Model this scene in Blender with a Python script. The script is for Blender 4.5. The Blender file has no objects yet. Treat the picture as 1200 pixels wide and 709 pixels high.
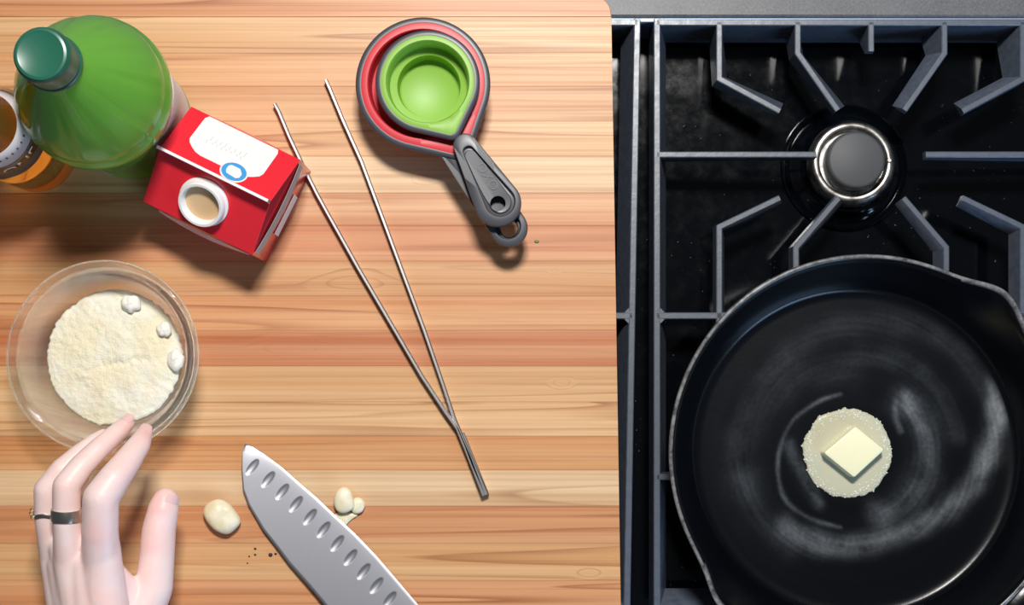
import bpy, bmesh, math, random
from mathutils import Vector, Matrix, noise
random.seed(7)
PI = math.pi
SC = bpy.context.scene
COL = SC.collection
CM = 0.01

# ------------------------------------------------------------------ camera
H = 110.0                      # camera height above the board top, cm
F = 1774.0                     # focal length in pixels of a 1200 px wide frame
TILT = math.atan(105.5 / F)    # the plumb point lies a little below the frame centre
cd = bpy.data.cameras.new('camera')
cam = bpy.data.objects.new('camera', cd)
COL.objects.link(cam)
cd.sensor_width = 36.0
cd.lens = 36.0 * F / 1200.0
cd.clip_start = 0.02
cam.location = (0, 0, H * CM)
cam.rotation_euler = (TILT, 0, 0)
SC.camera = cam

# ------------------------------------------------------------------ world, lights, exposure
SC.view_settings.view_transform = 'Standard'
SC.view_settings.look = 'None'
SC.view_settings.gamma = 1.0
SC.view_settings.use_curve_mapping = False
SC.view_settings.exposure = 0.0

W = bpy.data.worlds.new('kitchen_ambient')
SC.world = W
W.use_nodes = True
bg = W.node_tree.nodes['Background']
bg.inputs[0].default_value = (0.86, 0.93, 1.0, 1)
bg.inputs[1].default_value = 0.06

def area(name, loc, target, sx, sy, power, color):
    ld = bpy.data.lights.new(name, 'AREA')
    ld.shape = 'RECTANGLE'
    ld.size, ld.size_y = sx, sy
    ld.energy = power
    ld.color = color
    o = bpy.data.objects.new(name, ld)
    o.location = loc
    d = Vector(target) - Vector(loc)
    o.rotation_euler = d.to_track_quat('-Z', 'Y').to_euler()
    COL.objects.link(o)
    return o
area('ceiling_lamp_light', (0.05, 0.74, 1.50), (-0.05, 0.05, 0), 0.28, 0.18, 30.0, (1.0, 0.97, 0.93))
area('window_light', (1.15, -1.25, 0.62), (0.25, 0.1, 0), 0.9, 0.6, 15.0, (0.42, 0.66, 1.0))

# ------------------------------------------------------------------ helpers
CA, SA = math.cos(TILT), math.sin(TILT)
def P(px, py, z=0.0):
    """point (cm) at height z seen at pixel (px, py) of the 1200x709 photograph"""
    x, y, w = px - 600.0, -(py - 354.5), -F
    dy = y * CA - w * SA
    dz = y * SA + w * CA
    t = (H - z) / -dz
    return Vector((x * t, dy * t, z))
def cmpp(z): return (H - z) / F

def mesh_obj(name, verts, faces, mat=None, parent=None, smooth=True, loc=None):
    """verts in cm, in world frame; loc (cm) becomes the origin"""
    L = Vector(loc) if loc is not None else Vector((0, 0, 0))
    off = L
    if parent is not None:
        off = parent_world(parent) if loc is None else L
    me = bpy.data.meshes.new(name)
    me.from_pydata([tuple((Vector(v) - off) * CM) for v in verts], [], faces)
    me.validate()
    bm = bmesh.new(); bm.from_mesh(me)
    bmesh.ops.recalc_face_normals(bm, faces=bm.faces)
    bm.to_mesh(me); bm.free()
    if smooth:
        me.polygons.foreach_set('use_smooth', [True] * len(me.polygons))
    o = bpy.data.objects.new(name, me)
    COL.objects.link(o)
    if mat: me.materials.append(mat)
    if parent is not None:
        o.parent = parent
        o.location = (off - parent_world(parent)) * CM
    else:
        o.location = off * CM
    return o
def parent_world(o):
    v = Vector((0, 0, 0))
    while o is not None:
        v += Vector(o.location); o = o.parent
    return v / CM
def thing(name, label, cat, loc, group=None):
    o = bpy.data.objects.new(name, None)
    o.empty_display_size = 0.02
    COL.objects.link(o)
    o.location = Vector(loc) * CM
    return tag(o, label, cat, group)
def tag(o, label, cat, group=None, kind=None):
    o['label'] = label; o['category'] = cat
    if group: o['group'] = group
    if kind: o['kind'] = kind
    return o
def autosmooth(o, deg=40):
    me = o.data
    bm = bmesh.new(); bm.from_mesh(me)
    for e in bm.edges:
        if len(e.link_faces) == 2 and e.calc_face_angle(0) > math.radians(deg): e.smooth = False
    bm.to_mesh(me); bm.free()
    return o

class MB:
    def __init__(s): s.v = []; s.f = []
    def add(s, v, f):
        b = len(s.v); s.v += [Vector(p) for p in v]; s.f += [[i + b for i in q] for q in f]; return s
    def rings(s, rings, cap0=True, cap1=True, closed=True):
        n = len(rings[0]); b = len(s.v)
        for r in rings: s.v += [Vector(p) for p in r]
        for k in range(len(rings) - 1):
            for i in range(n if closed else n - 1):
                j = (i + 1) % n
                s.f.append([b + k*n + i, b + k*n + j, b + (k+1)*n + j, b + (k+1)*n + i])
        if cap0: s.f.append([b + i for i in range(n)][::-1])
        if cap1: s.f.append([b + (len(rings)-1)*n + i for i in range(n)])
        return s
    def lathe(s, prof, c, n=64, fn=None):
        """prof [(r, z)], axis through c (x, y); r=0 rows collapse to a tiny ring"""
        rings = []
        for r, z in prof:
            ring = []
            for i in range(n):
                a = 2*PI*i/n
                rr = fn(r, z, a) if fn else r
                ring.append((c[0] + rr*math.cos(a), c[1] + rr*math.sin(a), z))
            rings.append(ring)
        return s.rings(rings)
    def prism(s, outline, z0, z1, bev=0.0):
        """outline: ccw list of xy; small chamfer on top and bottom"""
        def inset(d):
            n = len(outline); r = []
            for i in range(n):
                p, q, t = (Vector(outline[(i+k) % n][:2]) for k in (-1, 0, 1))
                e1 = (q-p).normalized(); e2 = (t-q).normalized()
                n1 = Vector((-e1.y, e1.x)); n2 = Vector((-e2.y, e2.x))
                m = n1 + n2
                m = m / max(0.3, m.dot(n1)) if m.length > 1e-6 else n1
                r.append(q + m*d)
            return r
        if bev > 0:
            a = inset(bev)
            rs = [[(p.x, p.y, z0) for p in a], [(p[0], p[1], z0+bev) for p in outline],
                  [(p[0], p[1], z1-bev) for p in outline], [(p.x, p.y, z1) for p in a]]
        else:
            rs = [[(p[0], p[1], z0) for p in outline], [(p[0], p[1], z1) for p in outline]]
        return s.rings(rs)
    def box(s, lo, hi, bev=0.0):
        return s.prism([(lo[0], lo[1]), (hi[0], lo[1]), (hi[0], hi[1]), (lo[0], hi[1])], lo[2], hi[2], bev)
    def tube(s, pts, rad, n=12):
        """tube along 3-D points with per-point radius"""
        pts = [Vector(p) for p in pts]; m = len(pts); rings = []
        up = Vector((0, 0, 1)); prev = None
        for k in range(m):
            t = (pts[min(k+1, m-1)] - pts[max(k-1, 0)]).normalized()
            if prev is None:
                a = t.cross(up if abs(t.z) < 0.9 else Vector((1, 0, 0))).normalized()
            else:
                a = (prev - t*prev.dot(t)).normalized()
            prev = a; b = t.cross(a); r = rad[k] if isinstance(rad, (list, tuple)) else rad
            rings.append([pts[k] + a*r*math.cos(2*PI*i/n) + b*r*math.sin(2*PI*i/n) for i in range(n)])
        return s.rings(rings)
    def sphere(s, c, r, nu=10, nv=6, sq=(1, 1, 1)):
        rs = []
        for k in range(nv + 1):
            th = PI*k/nv; rr = max(1e-3, math.sin(th))
            rs.append([(c[0] + r*sq[0]*rr*math.cos(2*PI*i/nu), c[1] + r*sq[1]*rr*math.sin(2*PI*i/nu), c[2] - r*sq[2]*math.cos(th)) for i in range(nu)])
        return s.rings(rs)
    def build(s, name, mat, parent=None, smooth=True, loc=None, sharp=None):
        o = mesh_obj(name, s.v, s.f, mat, parent, smooth, loc)
        if sharp: autosmooth(o, sharp)
        return o

def hull_radius(th, R, d, phi):
    """polar radius of the hull of a circle R and a point at distance d, angle phi"""
    a = math.acos(R / d); u = (th - phi + PI) % (2*PI) - PI
    if abs(u) < a: return R / math.cos(a - abs(u))
    return R

# ------------------------------------------------------------------ materials
def principled(name, color, rough=0.5, metal=0.0, **kw):
    m = bpy.data.materials.new(name); m.use_nodes = True
    b = m.node_tree.nodes['Principled BSDF']
    b.inputs['Base Color'].default_value = (*color, 1)
    b.inputs['Roughness'].default_value = rough
    b.inputs['Metallic'].default_value = metal
    for k, v in kw.items():
        b.inputs[k.replace('_', ' ')].default_value = v
    return m
def nd(m, typ, **props):
    n = m.node_tree.nodes.new(typ)
    for k, v in props.items(): setattr(n, k, v)
    return n
def lk(m, a, b): m.node_tree.links.new(a, b)
def bsdf(m): return m.node_tree.nodes['Principled BSDF']
def ramp(m, fac, stops):
    r = nd(m, 'ShaderNodeValToRGB'); e = r.color_ramp.elements
    while len(e) < len(stops): e.new(0.5)
    for i, (p, c) in enumerate(stops):
        e[i].position = p; e[i].color = (c, c, c, 1) if isinstance(c, (int, float)) else (*c, 1)
    lk(m, fac, r.inputs[0]); return r.outputs[0]
def mixc(m, fac, a, b, mode='MIX'):
    n = nd(m, 'ShaderNodeMix', data_type='RGBA', blend_type=mode)
    for inp, v in ((n.inputs[0], fac), (n.inputs[6], a), (n.inputs[7], b)):
        if isinstance(v, (int, float)): inp.default_value = v
        elif isinstance(v, tuple): inp.default_value = (*v, 1)
        else: lk(m, v, inp)
    return n.outputs[2]
def noise_tex(m, vec, scale=1.0, detail=4.0, rough=0.5, dist=0.0):
    n = nd(m, 'ShaderNodeTexNoise')
    n.inputs['Scale'].default_value = scale; n.inputs['Detail'].default_value = detail
    n.inputs['Roughness'].default_value = rough; n.inputs['Distortion'].default_value = dist
    if vec is not None: lk(m, vec, n.inputs['Vector'])
    return n.outputs[0]
def bump(m, h, strength, dist=0.001):
    n = nd(m, 'ShaderNodeBump'); n.inputs['Strength'].default_value = strength; n.inputs['Distance'].default_value = dist
    lk(m, h, n.inputs['Height']); lk(m, n.outputs[0], bsdf(m).inputs['Normal'])
def objvec(m, scale=None, seed=False):
    tc = nd(m, 'ShaderNodeTexCoord'); v = tc.outputs['Object']
    if seed:
        oi = nd(m, 'ShaderNodeObjectInfo'); mu = nd(m, 'ShaderNodeMath', operation='MULTIPLY')
        mu.inputs[1].default_value = 37.0; lk(m, oi.outputs['Random'], mu.inputs[0])
        ad = nd(m, 'ShaderNodeVectorMath', operation='ADD'); lk(m, v, ad.inputs[0]); lk(m, mu.outputs[0], ad.inputs[1]); v = ad.outputs[0]
    if scale:
        mp = nd(m, 'ShaderNodeMapping'); mp.inputs['Scale'].default_value = scale; lk(m, v, mp.inputs[0]); v = mp.outputs[0]
    return v

def wood_material():
    m = principled('oiled_maple_and_cherry', (0.6, 0.4, 0.2), 0.42)
    oi = nd(m, 'ShaderNodeObjectInfo')
    base = oi.outputs['Color']
    def math2(op, a, b):
        n = nd(m, 'ShaderNodeMath', operation=op)
        for i, v in ((0, a), (1, b)):
            if isinstance(v, (int, float)): n.inputs[i].default_value = v
            else: lk(m, v, n.inputs[i])
        return n.outputs[0]
    # broad bands inside a strip
    n1 = noise_tex(m, objvec(m, (0.9, 75, 8), True), 1.0, 3.0, 0.55, 0.4)
    c = mixc(m, ramp(m, n1, [(0.32, 0.0), (0.68, 1.0)]), mixc(m, 1.0, base, (0.86, 0.76, 0.66), 'MULTIPLY'), mixc(m, 0.30, base, (0.88, 0.64, 0.38)))
    # fine long fibres
    n2 = noise_tex(m, objvec(m, (3.0, 480, 40), True), 1.0, 5.0, 0.6, 0.2)
    c = mixc(m, 0.45, c, mixc(m, 1.0, c, ramp(m, n2, [(0.30, (0.60, 0.48, 0.40)), (0.55, (1, 1, 1)), (0.8, (1.1, 1.1, 1.1))]), 'MULTIPLY'))
    # growth-ring lines: thin contours of a stretched noise, closing into rings round a few knots
    n3 = noise_tex(m, objvec(m, (1.3, 40, 6), True), 1.0, 1.2, 0.4, 0.5)
    for kx, ky, sx, sy, am_ in KNOTS:
        mp = nd(m, 'ShaderNodeMapping'); mp.inputs['Location'].default_value = (-kx/sx, -ky/sy, 0); mp.inputs['Scale'].default_value = (1/sx, 1/sy, 0)
        lk(m, objvec(m), mp.inputs[0])
        ln = nd(m, 'ShaderNodeVectorMath', operation='LENGTH'); lk(m, mp.outputs[0], ln.inputs[0])
        mr = nd(m, 'ShaderNodeMapRange', interpolation_type='SMOOTHSTEP'); mr.inputs[1].default_value = 0.0; mr.inputs[2].default_value = 1.0; mr.inputs[3].default_value = am_; mr.inputs[4].default_value = 0.0
        lk(m, ln.outputs['Value'], mr.inputs[0]); n3 = math2('ADD', n3, mr.outputs[0])
    fr = math2('FRACT', math2('MULTIPLY', n3, 6.0), 0)
    line = ramp(m, fr, [(0.0, 1.0), (0.05, 0.75), (0.25, 0.0), (0.94, 0.0), (1.0, 1.0)])
    n4 = noise_tex(m, objvec(m, (2.2, 26, 5), True), 1.0, 2.0)
    c = mixc(m, math2('MULTIPLY', line, ramp(m, n4, [(0.42, 0.08), (0.66, 0.85)])), c, mixc(m, 1.0, c, (0.52, 0.33, 0.21), 'MULTIPLY'))
    lk(m, c, bsdf(m).inputs['Base Color'])
    lk(m, ramp(m, n2, [(0.3, 0.5), (0.7, 0.38)]), bsdf(m).inputs['Roughness'])
    bump(m, n2, 0.10, 0.0004)
    return m
BC = P(320, 370, 0)
KNOTS = []
for px_, py_, sx_, sy_, am_ in [(658, 449, 20, 11, 0.28), (415, 328, 75, 19, 0.34), (650, 318, 10, 6, 0.2), (690, 672, 24, 8, 0.26), (255, 268, 50, 17, 0.4), (500, 207, 26, 12, 0.4), (340, 404, 60, 15, 0.35)]:
    q_ = P(px_, py_, 0) - BC
    KNOTS.append((q_.x*CM, q_.y*CM, sx_*0.062*CM, sy_*0.062*CM, am_))
M = {}
M['wood'] = wood_material()

m = principled('cast_iron_enamel', (0.055, 0.06, 0.07), 0.42)
nn = noise_tex(m, objvec(m, (1, 1, 1)), 160.0, 6.0, 0.65)
lk(m, ramp(m, nn, [(0.3, (0.062, 0.078, 0.110)), (0.75, (0.115, 0.138, 0.178))]), bsdf(m).inputs['Base Color'])
lk(m, ramp(m, nn, [(0.3, 0.42), (0.7, 0.30)]), bsdf(m).inputs['Roughness'])
bsdf(m).inputs['Specular IOR Level'].default_value = 0.8
bump(m, nn, 0.25, 0.0006)
M['grate'] = m

m = principled('black_enamel', (0.0012, 0.0019, 0.0032), 0.16)
nn = noise_tex(m, objvec(m), 60.0, 5.0, 0.7)
lk(m, ramp(m, nn, [(0.4, 0.08), (0.75, 0.16)]), bsdf(m).inputs['Roughness'])
sp = noise_tex(m, objvec(m), 420.0, 2.0, 0.5)
lk(m, mixc(m, ramp(m, sp, [(0.74, 0.0), (0.80, 1.0)]), (0.0012, 0.0019, 0.0032), (0.16, 0.17, 0.18)), bsdf(m).inputs['Base Color'])
M['enamel'] = m
M['steel'] = principled('brushed_steel', (0.62, 0.64, 0.68), 0.28, 1.0)
M['trim'] = principled('trim_steel_blue_sheen', (0.42, 0.55, 0.80), 0.45, 0.5)  # blue window reflection on the steel is painted into the base colour
m = principled('burner_steel', (0.75, 0.74, 0.72), 0.33, 1.0)
nn = noise_tex(m, objvec(m), 120.0, 4.0)
lk(m, ramp(m, nn, [(0.35, (0.30, 0.27, 0.24)), (0.6, (0.80, 0.79, 0.77))]), bsdf(m).inputs['Base Color'])
M['burner_steel'] = m
M['burner_cap'] = principled('burner_cap_grey', (0.075, 0.08, 0.088), 0.55)
m = principled('speckled_stone', (0.25, 0.26, 0.28), 0.45)
nn = noise_tex(m, objvec(m), 500.0, 3.0, 0.7)
n2 = noise_tex(m, objvec(m), 45.0, 3.0, 0.6)
lk(m, mixc(m, 0.5, ramp(m, nn, [(0.3, (0.06, 0.063, 0.07)), (0.5, (0.115, 0.12, 0.13)), (0.75, (0.22, 0.225, 0.24))]), ramp(m, n2, [(0.3, (0.08, 0.083, 0.092)), (0.7, (0.14, 0.143, 0.155))])), bsdf(m).inputs['Base Color'])
M['stone'] = m

m = principled('seasoned_iron', (0.010, 0.0115, 0.014), 0.30)
at = nd(m, 'ShaderNodeAttribute', attribute_name='grease'); aw = nd(m, 'ShaderNodeAttribute', attribute_name='wear')
nn = noise_tex(m, objvec(m), 300.0, 5.0, 0.65)
gn = nd(m, 'ShaderNodeMath', operation='MULTIPLY'); lk(m, at.outputs['Fac'], gn.inputs[0]); lk(m, ramp(m, nn, [(0.25, 0.65), (0.75, 1.2)]), gn.inputs[1])
c = mixc(m, gn.outputs[0], (0.0016, 0.0024, 0.0042), (0.21, 0.235, 0.26))
bsdf(m).inputs['Specular IOR Level'].default_value = 0.35
wn = nd(m, 'ShaderNodeMath', operation='MULTIPLY'); lk(m, aw.outputs['Fac'], wn.inputs[0]); lk(m, ramp(m, noise_tex(m, objvec(m), 110.0, 6.0, 0.75), [(0.36, 0.15), (0.62, 1.0)]), wn.inputs[1])
c = mixc(m, wn.outputs[0], c, (0.27, 0.27, 0.275))
lk(m, c, bsdf(m).inputs['Base Color'])
lk(m, ramp(m, gn.outputs[0], [(0.0, 0.26), (0.5, 0.5)]), bsdf(m).inputs['Roughness'])
bump(m, nn, 0.15, 0.0004)
M['iron'] = m

m = principled('glass', (1, 1, 1), 0.02, 0.0, Transmission_Weight=1.0, IOR=1.45)
M['glass'] = m
m = principled('clear_bowl_glass', (0.96, 0.98, 0.97), 0.03, 0.0, Transmission_Weight=0.85, IOR=1.47)
tr = nd(m, 'ShaderNodeBsdfTransparent'); tr.inputs[0].default_value = (0.96, 0.97, 0.96, 1)
lw = nd(m, 'ShaderNodeLayerWeight'); lw.inputs[0].default_value = 0.45
mx = nd(m, 'ShaderNodeMixShader'); lk(m, ramp(m, lw.outputs['Facing'], [(0.0, 0.14), (0.35, 0.36), (0.75, 0.95)]), mx.inputs[0])
lk(m, tr.outputs[0], mx.inputs[1]); lk(m, bsdf(m).outputs[0], mx.inputs[2])
lk(m, mx.outputs[0], m.node_tree.nodes['Material Output'].inputs['Surface'])
M['bowl_glass'] = m
m = principled('green_bottle_plastic', (0.19, 0.50, 0.065), 0.14, 0.0, Transmission_Weight=0.25, IOR=1.35, Subsurface_Weight=0.6, Subsurface_Scale=0.03)
b = bsdf(m); b.inputs['Subsurface Radius'].default_value = (0.6, 1.0, 0.3)
M['green_plastic'] = m
M['green_cap'] = principled('dark_green_cap', (0.018, 0.12, 0.075), 0.32)
M['white_label'] = principled('white_paper_label', (0.80, 0.82, 0.90), 0.45)
M['amber'] = principled('amber_glass', (1.0, 0.52, 0.10), 0.04, 0.0, Transmission_Weight=0.95, IOR=1.4)
M['grey_label'] = principled('grey_paper_label', (0.60, 0.55, 0.55), 0.6)
M['brown_label'] = principled('brown_paper_label', (0.12, 0.068, 0.045), 0.6)
M['cream_ink'] = principled('cream_ink', (0.85, 0.82, 0.76), 0.6)
M['dark_ink'] = principled('dark_ink', (0.16, 0.11, 0.10), 0.6)
M['red_card'] = principled('red_waxed_card', (0.80, 0.026, 0.042), 0.24, 0.0, Coat_Weight=0.4, Coat_Roughness=0.15)
M['white_card'] = principled('white_waxed_card', (0.86, 0.85, 0.84), 0.35)
M['grey_card'] = principled('grey_card_edge', (0.50, 0.47, 0.44), 0.7)
M['pink_card'] = principled('pale_pink_print', (0.80, 0.45, 0.48), 0.4)
M['white_plastic'] = principled('white_plastic', (0.86, 0.85, 0.83), 0.35)
M['cream_liquid'] = principled('cream_coloured_seal', (0.74, 0.50, 0.28), 0.35)
M['blue_ink'] = principled('blue_ink', (0.06, 0.33, 0.72), 0.35)
M['faint_ink'] = principled('faint_grey_ink', (0.66, 0.66, 0.69), 0.4)
M['red_silicone'] = principled('red_silicone', (0.66, 0.030, 0.045), 0.42)
M['green_silicone'] = principled('green_silicone', (0.26, 0.50, 0.06), 0.45)
M['grey_plastic'] = principled('charcoal_plastic', (0.055, 0.058, 0.07), 0.36)
M['blade'] = principled('satin_blade_steel', (0.45, 0.455, 0.50), 0.42, 1.0)
M['black_handle'] = principled('black_handle', (0.02, 0.02, 0.022), 0.4)
M['tweezer'] = principled('tweezer_steel', (0.46, 0.45, 0.45), 0.36, 1.0)
m = principled('grated_cheese', (0.86, 0.78, 0.55), 0.75, 0.0, Subsurface_Weight=0.25, Subsurface_Scale=0.004)
nn = noise_tex(m, objvec(m), 700.0, 4.0, 0.7)
n2 = noise_tex(m, objvec(m), 40.0, 2.0, 0.5)
lk(m, mixc(m, ramp(m, n2, [(0.40, 0.0), (0.62, 1.0)]), (0.92, 0.83, 0.60), (0.92, 0.87, 0.72)), bsdf(m).inputs['Base Color'])
bump(m, nn, 0.6, 0.0015)
M['cheese'] = m
M['white_cheese'] = principled('white_cheese_lump', (0.90, 0.87, 0.78), 0.6, 0.0, Subsurface_Weight=0.2, Subsurface_Scale=0.004)
m = principled('garlic_flesh', (0.88, 0.80, 0.58), 0.38, 0.0, Subsurface_Weight=0.3, Subsurface_Scale=0.006)
nn = noise_tex(m, objvec(m), 90.0, 3.0)
lk(m, ramp(m, nn, [(0.35, (0.82, 0.72, 0.46)), (0.6, (0.90, 0.85, 0.68))]), bsdf(m).inputs['Base Color'])
M['garlic'] = m
M['butter'] = principled('butter', (0.97, 0.91, 0.62), 0.4, 0.0, Subsurface_Weight=0.3, Subsurface_Scale=0.006)
M['melt'] = principled('melted_butter', (0.60, 0.58, 0.43), 0.18, 0.0, Subsurface_Weight=0.2, Subsurface_Scale=0.003)
M['froth'] = principled('butter_froth', (0.78, 0.77, 0.66), 0.25)
m = principled('skin', (0.78, 0.52, 0.47), 0.45, 0.0, Subsurface_Weight=0.22, Subsurface_Scale=0.008)
b = bsdf(m); b.inputs['Subsurface Radius'].default_value = (1.0, 0.35, 0.25)
nn = noise_tex(m, objvec(m), 38.0, 3.0, 0.5)
a2 = nd(m, 'ShaderNodeAttribute', attribute_name='flush')
c = ramp(m, nn, [(0.35, (0.93, 0.66, 0.63)), (0.65, (0.95, 0.75, 0.72))])
c = mixc(m, a2.outputs['Fac'], c, (0.92, 0.48, 0.46))
lk(m, c, b.inputs['Base Color'])
bump(m, noise_tex(m, objvec(m), 900.0, 3.0, 0.6), 0.15, 0.0005)
M['skin'] = m
M['nail'] = principled('fingernail', (0.86, 0.58, 0.56), 0.22)
M['silver'] = principled('polished_silver', (0.70, 0.68, 0.62), 0.30, 1.0)
M['crumb_dark'] = principled('dark_crumb', (0.05, 0.025, 0.015), 0.7)
M['herb'] = principled('green_herb', (0.14, 0.24, 0.04), 0.6)

# ------------------------------------------------------------------ setting: counter and range top
GZ = -3.0                     # grate top = counter top
TZ = -8.5                     # cooktop tray
yr = P(600, 20, GZ).y         # rear edge of the range
xl = P(430, 300, GZ).x        # left edge of the range (under the board)
xr = P(1330, 300, GZ).x
yf = P(600, 900, GZ).y
mb = MB()
mb.prism([(-95, yf), (xl, yf), (xl, yr), (xr, yr), (xr, yr+28), (-95, yr+28)], GZ-4, GZ-0.02, 0.2)
ct = mb.build('countertop', M['stone'], None, False)
tag(ct, 'grey speckled stone countertop behind the gas range', 'countertop')

rg = thing('range_cooktop', 'black enamel gas range top under two cast iron grates', 'cooktop', ((xl+xr)/2, (yf+yr)/2, TZ-1.5))
mb = MB(); mb.box((xl, yf, TZ-1.5), (xr, yr-0.05, TZ)); mb.build('tray', M['enamel'], rg, False)
mb = MB(); mb.box((xl, yr-0.35, TZ), (xr, yr-0.05, GZ-0.1), 0.05); mb.build('rear_trim', M['trim'], rg, False)
# rear burner
bc = P(1004, 187, -4.2)
bx = (bc.x, bc.y)
mb = MB()
mb.lathe([(5.05, TZ), (5.0, TZ+0.35), (4.85, TZ+0.42), (4.7, TZ+0.30), (4.5, TZ+0.12), (4.3, TZ+0.3), (3.9, TZ+0.55), (3.5, TZ+0.75), (3.3, TZ+1.3), (3.2, TZ+1.4), (0.01, TZ+1.4)], bx, 96)
base = mb.build('burner', M['enamel'], rg, True, None, 50)
mb = MB()
mb.lathe([(3.25, TZ+1.4), (3.36, TZ+2.0), (3.30, TZ+2.6), (3.14, TZ+2.95), (3.02, TZ+3.08), (2.72, TZ+3.1), (2.58, TZ+3.0), (2.5, TZ+2.4), (0.01, TZ+2.4)], bx, 96)
mb.build('burner_ring', M['burner_steel'], base, True, None, 50)
mb = MB()
mb.lathe([(2.2, TZ+2.4), (2.24, TZ+3.7), (2.2, TZ+4.0), (2.1, TZ+4.2), (1.95, TZ+4.26), (0.01, TZ+4.3)], bx, 96)
mb.build('burner_cap', M['burner_cap'], base, True, None, 50)
mb = MB()
mb.tube([(bx[0]+2.75, bx[1]+0.1, TZ+2.4), (bx[0]+2.75, bx[1]+0.1, TZ+3.3)], [0.16, 0.13], 10)
mb.build('igniter', M['white_plastic'], base, True, None, 50)

# ------------------------------------------------------------------ grates
def bar(pts, w, zt, zb, dl=0.05, dr=0.05, taper=None):
    """cast bar along a polyline: flat worn top of width w, flanks flaring by dl / dr (left / right of the walking direction)"""
    pts = [Vector((p[0], p[1])) for p in pts]; n = len(pts); rs = []
    for k in range(n):
        d1 = (pts[k]-pts[k-1]).normalized() if k > 0 else (pts[1]-pts[0]).normalized()
        d2 = (pts[k+1]-pts[k]).normalized() if k < n-1 else d1
        r1 = Vector((d1.y, -d1.x)); r2 = Vector((d2.y, -d2.x)); mth = (r1+r2); mth = mth/mth.dot(r1)
        b = 0.07; ze = zb[k] if isinstance(zb, (list, tuple)) else zb
        sec = [(-w/2, zt-b), (-w/2+b, zt), (w/2-b, zt), (w/2, zt-b), (w/2+dr, ze), (-w/2-dl, ze)]
        rs.append([(pts[k].x+mth.x*u, pts[k].y+mth.y*u, z) for u, z in sec])
    return MB().rings(rs)
def G(px, py): q = P(px, py, GZ); return (q.x, q.y)
GC = 1021.0
def make_grate():
    c = P(GC, 370, GZ)
    root = thing('stove_grate', 'x', 'grate', (c.x, c.y, TZ))
    w = 0.50
    X0, X1, Y0, Ym, Y1 = 770, 2*GC-770, 26, 370, 714
    def bb(name, pts, zb, dl=0.05, dr=0.05, ww=w):
        return bar([G(*p) for p in pts], ww, GZ, zb, dl, dr).build(name, M['grate'], root, True, None, 30)
    # left-of-walk flank is dl; frames flare inwards
    bb('side_bar', [(X0, Y0-4), (X0, Y1+4)], GZ-3.4, 0.75, 0.05)         # walking down: left is +x (inner)
    bb('side_bar', [(X1, Y0-4), (X1, Y1+4)], GZ-3.4, 0.05, 0.75)
    bb('end_bar', [(X0, Y0), (X1, Y0)], GZ-4.6, 0.05, 0.25)
    bb('end_bar', [(X0, Y1), (X1, Y1)], GZ-3.0, 0.9, 0.05)
    bb('cross_bar', [(X0, Ym), (X1, Ym)], GZ-1.6, 0.08, 0.05)
    for fy in (0, 1):
        q = (lambda y: y) if fy == 0 else (lambda y: 2*Ym - y)
        for fx in (0, 1):
            g = (lambda x: x) if fx == 0 else (lambda x: 2*GC - x)
            sg = 1 if fx == fy else -1        # which flank looks at the burner
            def fin(pts, zb, d=0.62):
                pp = [(g(x), q(y)) for x, y in pts]
                bb('finger', pp, zb, d if sg > 0 else 0.05, 0.05 if sg > 0 else d, 0.46)
            fin([(843, Y0), (843, 92), (914, 130)], [GZ-4, GZ-2.2, GZ-0.9])
            fin([(935, Y0), (935, 62), (982, 129)], [GZ-4, GZ-2.2, GZ-0.9])
            fin([(X0, 181), (957, 181)], [GZ-2.0, GZ-0.9], 0.05)
            def fin2(pts, zb, d=0.35):
                pp = [(g(x), q(y)) for x, y in pts]
                bb('finger', pp, zb, 0.05 if sg > 0 else d, d if sg > 0 else 0.05, 0.46)
            fin2([(843, Ym), (843, 266), (914, 232)], [GZ-1.6, GZ-1.6, GZ-0.9])
            fin2([(933, Ym), (933, 290), (983, 232)], [GZ-1.6, GZ-1.6, GZ-0.9])
        bb('finger', [(GC, q(Y0)), (GC, q(60))], [GZ-4, GZ-0.9], 0.05, 0.05, 0.46)
    # small fillets where the cross bar meets the sides and fingers
    for x0, s in ((X0, 1), (X1, -1)):
        for sy in (1, -1):
            a = G(x0+s*4, Ym+sy*9); b_ = G(x0+s*9, Ym+sy*4); c_ = G(x0+s*2, Ym+sy*2)
            tri = [a, b_, c_]
            ar = (a[0]-c_[0])*(b_[1]-c_[1])-(a[1]-c_[1])*(b_[0]-c_[0])
            if ar < 0: tri = tri[::-1]
            MB().prism(tri, GZ-1.5, GZ-0.03).build('gusset', M['grate'], root, False)
    for x in (X0+3, X1-3):
        for y in (Y0+14, Ym, Y1-10):
            p = G(x, y)
            MB().box((p[0]-0.3, p[1]-0.5, TZ), (p[0]+0.3, p[1]+0.5, GZ-2.9), 0.06).build('foot', M['grate'], root, False)
    return root
g1 = make_grate()
g1['label'] = 'black cast iron grate with fingers, holding the skillet'
g1['group'] = 'range grates'
shift = Vector(G(742, 300)) - Vector(G(2*GC-770, 300))
g2 = g1.copy(); COL.objects.link(g2)
g2.location = g1.location + Vector((shift.x*CM, shift.y*0, 0))
for ch in list(g1.children):
    cc = ch.copy(); COL.objects.link(cc); cc.parent = g2
for ch in list(g2.children):      # the side finger beside the right bar is not there on this grate
    if ch.name.startswith('finger'):
        xs = [v.co.x for v in ch.data.vertices]; ys = [v.co.y for v in ch.data.vertices]
        if max(ys)-min(ys) < 0.012 and min(xs) > 0: bpy.data.objects.remove(ch)
g2['label'] = 'cast iron grate mostly hidden under the wooden board, only its right bar showing'

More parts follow.
